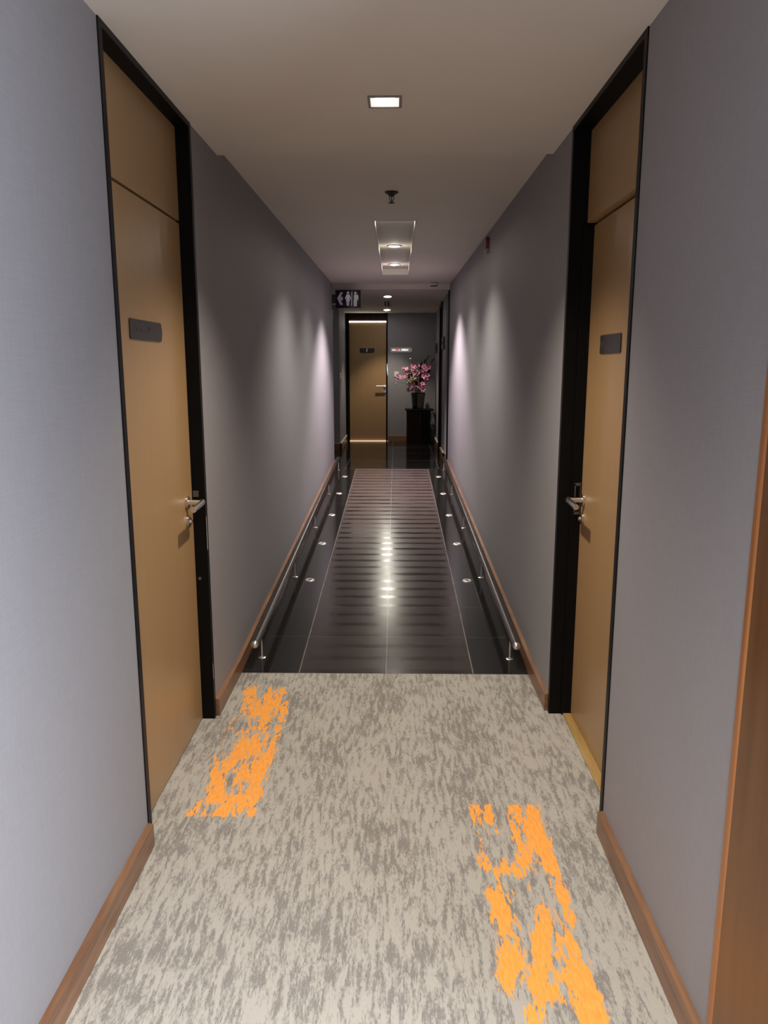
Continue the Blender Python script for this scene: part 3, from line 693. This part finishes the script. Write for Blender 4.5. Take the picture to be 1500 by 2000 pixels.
# ================================================================== RAMP HANDRAILS + FLOOR LIGHTS
ROT = math.atan(SL)
def handrail(side, label):
    fx = (lambda y: -0.742 + (y - 3.9) * 0.003) if side == 'l' else (lambda y: 0.634 - (y - 3.9) * 0.0055)
    s = 1 if side == 'l' else -1
    off = (fx(3.9), 3.9, rz(3.9))
    o = thing('handrail', off, label, 'handrail', 'low steel rails beside the ramp')
    y0, y1, hh = 3.825, 9.56, 0.147
    P = lambda y, dz=hh: (fx(y), y, rz(y) + dz)
    m = MB(off); m.tube([P(y0), P(y1)], 0.0235, 24); m.build('rail_tube', M['railsteel'], o)
    for y in (y0, y1):
        m = MB(off); m.ball(P(y), 0.0225, (1, 0.9, 1), 20); m.build('end_cap', M['steel'], o)
    for i in range(5):
        y = 3.99 + 1.385 * i; x = fx(y) + s * 0.006
        m = MB(off); m.tube([(x, y, rz(y)), (x, y, rz(y) + hh - 0.012)], 0.0046, 10); p = m.build('stanchion', M['ringsteel'], o)
        m = MB(off); m.lathe([(0, 0.0), (0.021, 0.0), (0.021, 0.003), (0.014, 0.006), (0, 0.006)], (x, y, rz(y)), 20); m.build('base_flange', M['steel'], p)
    return o
handrail('l', 'low steel handrail along the left side of the ramp')
handrail('r', 'low steel handrail along the right side of the ramp')
def stud(x, y, lab):
    o = thing('floor_light', (x, y, rz(y)), lab, 'floor light', 'recessed floor lights along the ramp edges', rot=(ROT, 0, 0))
    m = MB(); m.lathe([(0.017, 0.001), (0.018, 0.004), (0.024, 0.006), (0.030, 0.004), (0.033, 0.0), (0.017, 0.0), (0.017, 0.001)], (0, 0, 0), 28); m.build('ring', M['ringsteel'], o)
    m = MB(); m.lathe([(0, 0.0025), (0.018, 0.0015), (0.018, 0.0), (0, 0)], (0, 0, 0), 20); m.build('lens', M['dullsteel'], o)
    return o
ORD = ['nearest', 'second nearest', 'middle', 'second farthest', 'farthest']
first = None
for side, x in (('left', -0.616), ('right', 0.512)):
    for i, y in enumerate((5.31, 6.25, 7.235, 8.195, 9.138)):
        lab = f'{ORD[i]} of five steel floor lights on the {side} edge of the ramp'
        if first is None: first = stud(x, y, lab)
        else:
            n_ = copy_tree(first); n_.location = (x, y, rz(y)); n_['label'] = lab

# ================================================================== SWITCHES
c = (0.006, YB, 1.435); o = thing('light_switch', c, 'white switch plate on the end wall behind the flowers', 'light switch')
MB(c).box(-0.035, 0.047, YB - 0.010, YB, 1.392, 1.478, 0.003).build('plate', M['white'], o)
MB(c).box(-0.012, 0.024, YB - 0.014, YB - 0.009, 1.41, 1.46, 0.002).build('rocker', M['white'], o)
c = (-0.86, 11.95, 1.43); o = thing('light_switch', c, 'small grey switch on the wall corner left of the far door', 'light switch')
MB(c).box(-0.86, -0.848, 11.89, 12.0, 1.385, 1.475, 0.003).build('plate', M['glass_sign'], o)
MB(c).box(-0.85, -0.844, 11.92, 11.97, 1.405, 1.455, 0.002).build('rocker', M['white'], o)

# ================================================================== PEDESTAL, VASE, FLOWERS
PX0, PX1, PY0, PY1 = 0.176, 0.560, 12.72, 13.06; PT = 0.868
c = (0.37, 12.9, RZ); o = thing('pedestal', c, 'dark wooden pedestal with a thin top in the far right corner', 'pedestal')
MB(c).box(PX0, 0.420, PY0, PY1, RZ, PT - 0.016, 0.003, 1).build('wood_panel', M['pedwood'], o)
MB(c).box(0.422, PX1, PY0 - 0.012, PY1, RZ, PT - 0.016, 0.003, 1).build('black_panel', M['pedblack'], o)
MB(c).box(0.148, 0.622, PY0 - 0.03, PY1 + 0.03, PT - 0.016, PT, 0.003, 1).build('top', M['pedblack'], o)
VX, VY = 0.365, 12.88
c = (VX, VY, PT); o = thing('vase', c, 'dark tapered vase holding the pink flowers', 'vase')
m = MB(c); m.lathe([(0.0, 0.0), (0.085, 0.0), (0.092, 0.01), (0.100, 0.08), (0.110, 0.18), (0.120, 0.262), (0.122, 0.268), (0.116, 0.268), (0.105, 0.18), (0.085, 0.02), (0, 0.02)], c, 36); m.build('body', M['vase'], o)
m = MB(c); n0 = 12      # brownish highlight painted as a lighter strip round the right part of the vase
b = bmesh.new(); rows = []
for k, (rr, hh) in enumerate(((0.0895, 0.004), (0.1015, 0.06), (0.1085, 0.13), (0.1155, 0.19), (0.123, 0.258))):
    rows.append([b.verts.new((VX + rr * math.cos(t), VY + rr * math.sin(t), PT + hh)) for t in [(-1.72 + 1.25 * i / n0) for i in range(n0 + 1)]])
for A, B in zip(rows, rows[1:]):
    for i in range(n0): b.faces.new((A[i], A[i + 1], B[i + 1], B[i]))
m._add(b); m.smooth = True; m.build('painted_highlight', M['vase2'], o)['label'] = 'painted brownish highlight'
MOUTH = Vector((VX, VY, PT + 0.262))
BQ = MOUTH + Vector((0, 0, -0.08))
ARR = thing('flower_arrangement', tuple(BQ), 'spreading arrangement of pink blossoms, leaves and twigs in the dark vase', 'flowers')

def bez(p0, p1, p2, n=9):
    out = []
    for i in range(n):
        t = i / (n - 1); out.append(p0 * (1 - t) ** 2 + p1 * 2 * t * (1 - t) + p2 * t * t)
    return out
def petal_mesh(b, base, nrm, up, L, W, cup):
    side = nrm.cross(up).normalized(); prev = None
    for i in range(5):
        t = i / 4; w = W * math.sin(PI * min(0.97, 0.12 + 0.80 * t)) * 0.5
        cc = base + up * (L * t) + nrm * (cup * t * t)
        r = [b.verts.new(cc - side * w + nrm * cup * 0.25), b.verts.new(cc), b.verts.new(cc + side * w + nrm * cup * 0.25)]
        if prev:
            for k in range(2): b.faces.new((prev[k], prev[k + 1], r[k + 1], r[k]))
        prev = r
def blossom(cen, nrm, size, rnd):
    nrm = nrm.normalized(); a = Vector((0, 0, 1)); u = nrm.cross(a)
    u = (u if u.length > .1 else nrm.cross(Vector((1, 0, 0)))).normalized(); w = nrm.cross(u).normalized()
    m = MB(); b = bmesh.new(); r0 = rnd.uniform(0, 2)
    for k in range(5):
        t = r0 + k * 2 * PI / 5; d = u * math.cos(t) + w * math.sin(t)
        petal_mesh(b, cen + d * size * 0.06, nrm, d, size * rnd.uniform(.48, .58), size * rnd.uniform(.46, .58), size * rnd.uniform(.05, .28))
    m._add(b); m.smooth = True
    return m
def leaf_m(m, p, d, L, W, droop):
    d = d.normalized(); s_ = d.cross(Vector((0, 0, 1))); s_ = (s_ if s_.length > .1 else Vector((1, 0, 0))).normalized()
    b = bmesh.new(); prev = None
    for i in range(7):
        t = i / 6; w = W * math.sin(PI * (0.06 + 0.90 * t)) * 0.5
        cc = p + d * (L * t) + Vector((0, 0, -droop * t * t))
        r = [b.verts.new(cc - s_ * w + Vector((0, 0, 0.12 * w))), b.verts.new(cc - Vector((0, 0, 0.1 * w))), b.verts.new(cc + s_ * w + Vector((0, 0, 0.12 * w)))]
        if prev:
            for k in range(2): b.faces.new((prev[k], prev[k + 1], r[k + 1], r[k]))
        prev = r
    m._add(b); m.smooth = True
def spray(tip, mid, nb, label, mats, seed, size=0.085, t0=0.45, spread=0.035):
    nb = round(nb * 1.5); size *= 0.78
    rnd = random.Random(seed); P = bez(MOUTH + Vector((rnd.uniform(-.05, .05), rnd.uniform(-.05, .05), -0.08)), Vector(mid), Vector(tip), 11)
    off = BQ; m = MB(off); m.tube(P, [0.0045 - 0.0025 * i / 10 for i in range(11)], 8); o = m.build('flower_spray', M['stem'], ARR)
    for k in range(nb):
        t = t0 + (1 - t0) * (k + 0.5) / nb; f = t * 10; i = min(int(f), 9); p = P[i].lerp(P[i + 1], f - i)
        q = p + Vector((rnd.uniform(-1, 1) * spread, rnd.uniform(-1, 0.2) * spread, rnd.uniform(-1, 1) * spread))
        nr = Vector((rnd.uniform(-.6, .5), -1.0, rnd.uniform(-.15, .75)))
        bm_ = blossom(q, nr, size * rnd.uniform(.8, 1.15), rnd); bm_.off = off
        bl = bm_.build('blossom', M[mats[rnd.randrange(len(mats))]], o)
        cm = MB(off); cm.ball(q + nr.normalized() * 0.006, size * 0.09, (1, 1, 1), 8); cm.build('flower_center', M['throat'], o)
    return o
spray((0.015, 12.80, 1.375), (0.12, 12.82, 1.52), 5, 'pink flower spray reaching farthest left with a drooping tip', ['pink', 'palepink'], 1, 0.075, 0.62, 0.03)
spray((0.120, 12.82, 1.545), (0.24, 12.86, 1.40), 5, 'thin pink flower spray rising at the upper left of the bouquet', ['pink', 'magenta'], 2, 0.072, 0.55, 0.035)
spray((0.300, 12.80, 1.560), (0.32, 12.84, 1.40), 7, 'dense pale pink flower spray at the top middle of the bouquet', ['palepink', 'pink', 'pink'], 3, 0.095, 0.55, 0.05)
spray((0.520, 12.84, 1.590), (0.44, 12.88, 1.40), 4, 'pink flower spray at the upper right of the bouquet', ['pink', 'magenta'], 4, 0.110, 0.70, 0.045)
spray((0.505, 12.78, 1.400), (0.42, 12.80, 1.42), 3, 'short pink flower spray on the right side of the bouquet', ['pink', 'palepink'], 5, 0.095, 0.70, 0.03)
spray((0.215, 12.74, 1.175), (0.29, 12.74, 1.42), 6, 'pale pink flower spray drooping over the vase rim at left', ['palepink', 'pink'], 6, 0.090, 0.55, 0.03)
spray((0.430, 12.72, 1.165), (0.40, 12.74, 1.44), 6, 'deep pink flower spray drooping over the vase rim at right', ['pink', 'magenta', 'pink'], 8, 0.090, 0.55, 0.04)
# buds, leaves, dark foliage, twigs
def greens(name, label, tips, mat, L, W, droop, seed, stemr=0.003, nleaf=5):
    rnd = random.Random(seed); off = BQ
    m = MB(off); lm = MB(off)
    for tip in tips:
        tip = Vector(tip); P = bez(off, (off + tip) / 2 + Vector((0, 0, 0.10)), tip, 8); m.tube(P, stemr, 6)
        for k in range(nleaf):
            i = 3 + k * 4 // max(1, nleaf - 1); i = min(i, 7); d = (P[i] - P[i - 1]).normalized() + Vector((rnd.uniform(-.9, .9), rnd.uniform(-.9, .3), rnd.uniform(-.5, .6)))
            leaf_m(lm, P[i], d, L * rnd.uniform(.7, 1.2), W * rnd.uniform(.8, 1.2), droop)
    o = m.build(name, M['stem'], ARR); lm.build('leaves', M[mat], o)
    return o
greens('leaf_sprig', 'olive green leaves hanging at the left of the vase rim', [(0.235, 12.76, 1.27), (0.20, 12.80, 1.30)], 'green', 0.15, 0.05, 0.09, 4)
greens('leaf_sprig', 'dark leafy sprig spreading at the right behind the flowers', [(0.58, 12.98, 1.62), (0.57, 12.95, 1.45), (0.54, 12.98, 1.35), (0.50, 13.0, 1.66)], 'darkleaf', 0.12, 0.045, 0.02, 5, nleaf=8)
greens('leaf_sprig', 'dark leafy sprig in the middle of the bouquet', [(0.40, 12.92, 1.55), (0.34, 12.90, 1.40), (0.22, 12.92, 1.48), (0.45, 12.9, 1.36), (0.3, 12.86, 1.3)], 'darkleaf', 0.11, 0.045, 0.02, 6, nleaf=8)
off = BQ
rnd = random.Random(9); m = MB(off); m.tube(bez(off, Vector((0.30, 12.82, 1.25)), Vector((0.24, 12.78, 1.44)), 8), 0.003, 6); o = m.build('bud_sprig', M['stem'], ARR)
for k in range(16):
    p = (rnd.uniform(0.16, 0.34), rnd.uniform(12.72, 12.80), rnd.uniform(1.28, 1.44)); m = MB(off); m.ball(p, 0.016, (1.3, 0.8, 0.9), 10); m.build('bud', M['bud'], o)
for tip, mid, lab, sd in (((0.232, 12.86, 1.690), (0.36, 12.9, 1.50), 'bare twig with a white bud rising above the bouquet', 1),
                          ((0.004, 12.80, 1.287), (0.18, 12.80, 1.36), 'bare twig with a white bud pointing left', 2),
                          ((0.345, 12.92, 1.715), (0.36, 12.92, 1.45), 'dark upright twig at the top of the bouquet', 3)):
    P = bez(MOUTH + Vector((0, 0, -0.06)), Vector(mid), Vector(tip), 10)
    m = MB(BQ); m.tube(P, [0.004 - 0.0025 * i / 9 for i in range(10)], 6); o = m.build('twig', M['stem' if sd < 3 else 'darkleaf'], ARR)
    if sd < 3:
        m = MB(BQ); m.ball(tip, 0.013, (1, 1, 1), 10); m.build('bud', M['budwhite'], o)

# ================================================================== LIGHT
def spot(name, loc, energy, size, blend=0.6, color=(1, 0.9, 0.78), r=0.04, rot=(0, 0, 0)):
    l = bpy.data.lights.new(name, 'SPOT'); l.energy = energy; l.spot_size = math.radians(size); l.spot_blend = blend
    l.color = color; l.shadow_soft_size = r
    o = bpy.data.objects.new(name, l); C.objects.link(o); o.location = loc; o.rotation_euler = rot
    return o
def area(name, loc, rot, sx, sy, energy, color):
    l = bpy.data.lights.new(name, 'AREA'); l.shape = 'RECTANGLE'; l.size = sx; l.size_y = sy; l.energy = energy; l.color = color
    o = bpy.data.objects.new(name, l); C.objects.link(o); o.location = loc; o.rotation_euler = rot
    return o
WARM = (1.0, 0.87, 0.71)
spot('downlight_beam', (-0.045, 3.045, Z1 - 0.012), 112, 112, 0.9, WARM, 0.03)
spot('trough_beam', (-0.021, 5.80, ZB - 0.02), 88, 120, 0.75, (1.0, 0.93, 0.80), 0.03)
spot('trough_beam', (-0.02, 7.205, ZB - 0.02), 52, 118, 0.7, (1.0, 0.93, 0.80), 0.03)
spot('trough_beam', (-0.021, 8.50, ZB - 0.02), 270, 114, 0.6, (1.0, 0.85, 0.86), 0.03)
def glow(loc, energy, color):
    l = bpy.data.lights.new('trough_glow', 'POINT'); l.energy = energy; l.color = color; l.shadow_soft_size = 0.015
    o = bpy.data.objects.new('trough_glow', l); C.objects.link(o); o.location = loc
for y, cc in ((5.80, (1.0, 0.94, 0.78)), (7.205, (1.0, 0.94, 0.78)), (8.50, (1.0, 0.84, 0.80))):
    glow((-0.02, y, ZB - 0.028), 0.7, cc)
spot('landing_beam', (-0.150, 12.61, zc3(12.61) - 0.02), 42, 88, 0.6, WARM, 0.012)
# extra beams added at the two landing lamps to streak the ramp
def aim(o, target): o.rotation_euler = (Vector(target) - o.location).to_track_quat('-Z', 'Y').to_euler()
aim(spot('added_streak_beam', (-0.12, 10.70, zc3(10.72) - 0.02), 15, 26, 0.8, (1.0, 0.95, 0.80), 0.03), (-0.06, 5.0, 0.06))
aim(spot('added_streak_beam', (-0.15, 12.59, zc3(12.61) - 0.02), 12, 22, 0.8, (1.0, 0.95, 0.82), 0.025), (-0.06, 6.0, 0.11))
# unseen fill spots added behind the viewer and daylight from the doorway on the right
spot('near_fill_beam', (-0.05, -0.15, Z1 - 0.02), 430, 142, 1.0, (1.0, 0.94, 0.85), 0.10)
spot('near_fill_beam', (-0.05, -1.7, Z1 - 0.02), 260, 150, 1.0, (1.0, 0.95, 0.88), 0.10)
area('doorway_daylight', (1.35, 0.72, 1.15), (0, math.radians(90), 0), 2.0, 1.1, 62, (0.80, 0.885, 1.0))
w = bpy.data.worlds.new('World'); SC.world = w; w.use_nodes = True
w.node_tree.nodes['Background'].inputs[0].default_value = (0.55, 0.62, 0.75, 1); w.node_tree.nodes['Background'].inputs[1].default_value = 0.06

# ================================================================== CAMERA
PITCH, YAW, F = 0.1904, -0.0157, 1496.7
cy, sy, cp, sp = math.cos(YAW), math.sin(YAW), math.cos(PITCH), math.sin(PITCH)
fw = Vector((sy * cp, cy * cp, -sp)); rt = Vector((cy, -sy, 0)); up = rt.cross(fw)
cam = bpy.data.cameras.new('Camera'); cam.sensor_fit = 'AUTO'; cam.sensor_width = 36; cam.lens = F / 2000 * 36; cam.clip_start = 0.05
co = bpy.data.objects.new('Camera', cam); C.objects.link(co)
mt = Matrix((rt, up, -fw)).transposed().to_4x4(); mt.translation = (0, 0, H); co.matrix_world = mt
SC.camera = co
SC.view_settings.view_transform = 'Standard'; SC.view_settings.look = 'None'; SC.view_settings.exposure = 0.54
SC.cycles.use_denoising = True; SC.cycles.max_bounces = 10; SC.cycles.diffuse_bounces = 6
SC.cycles.sample_clamp_indirect = 8
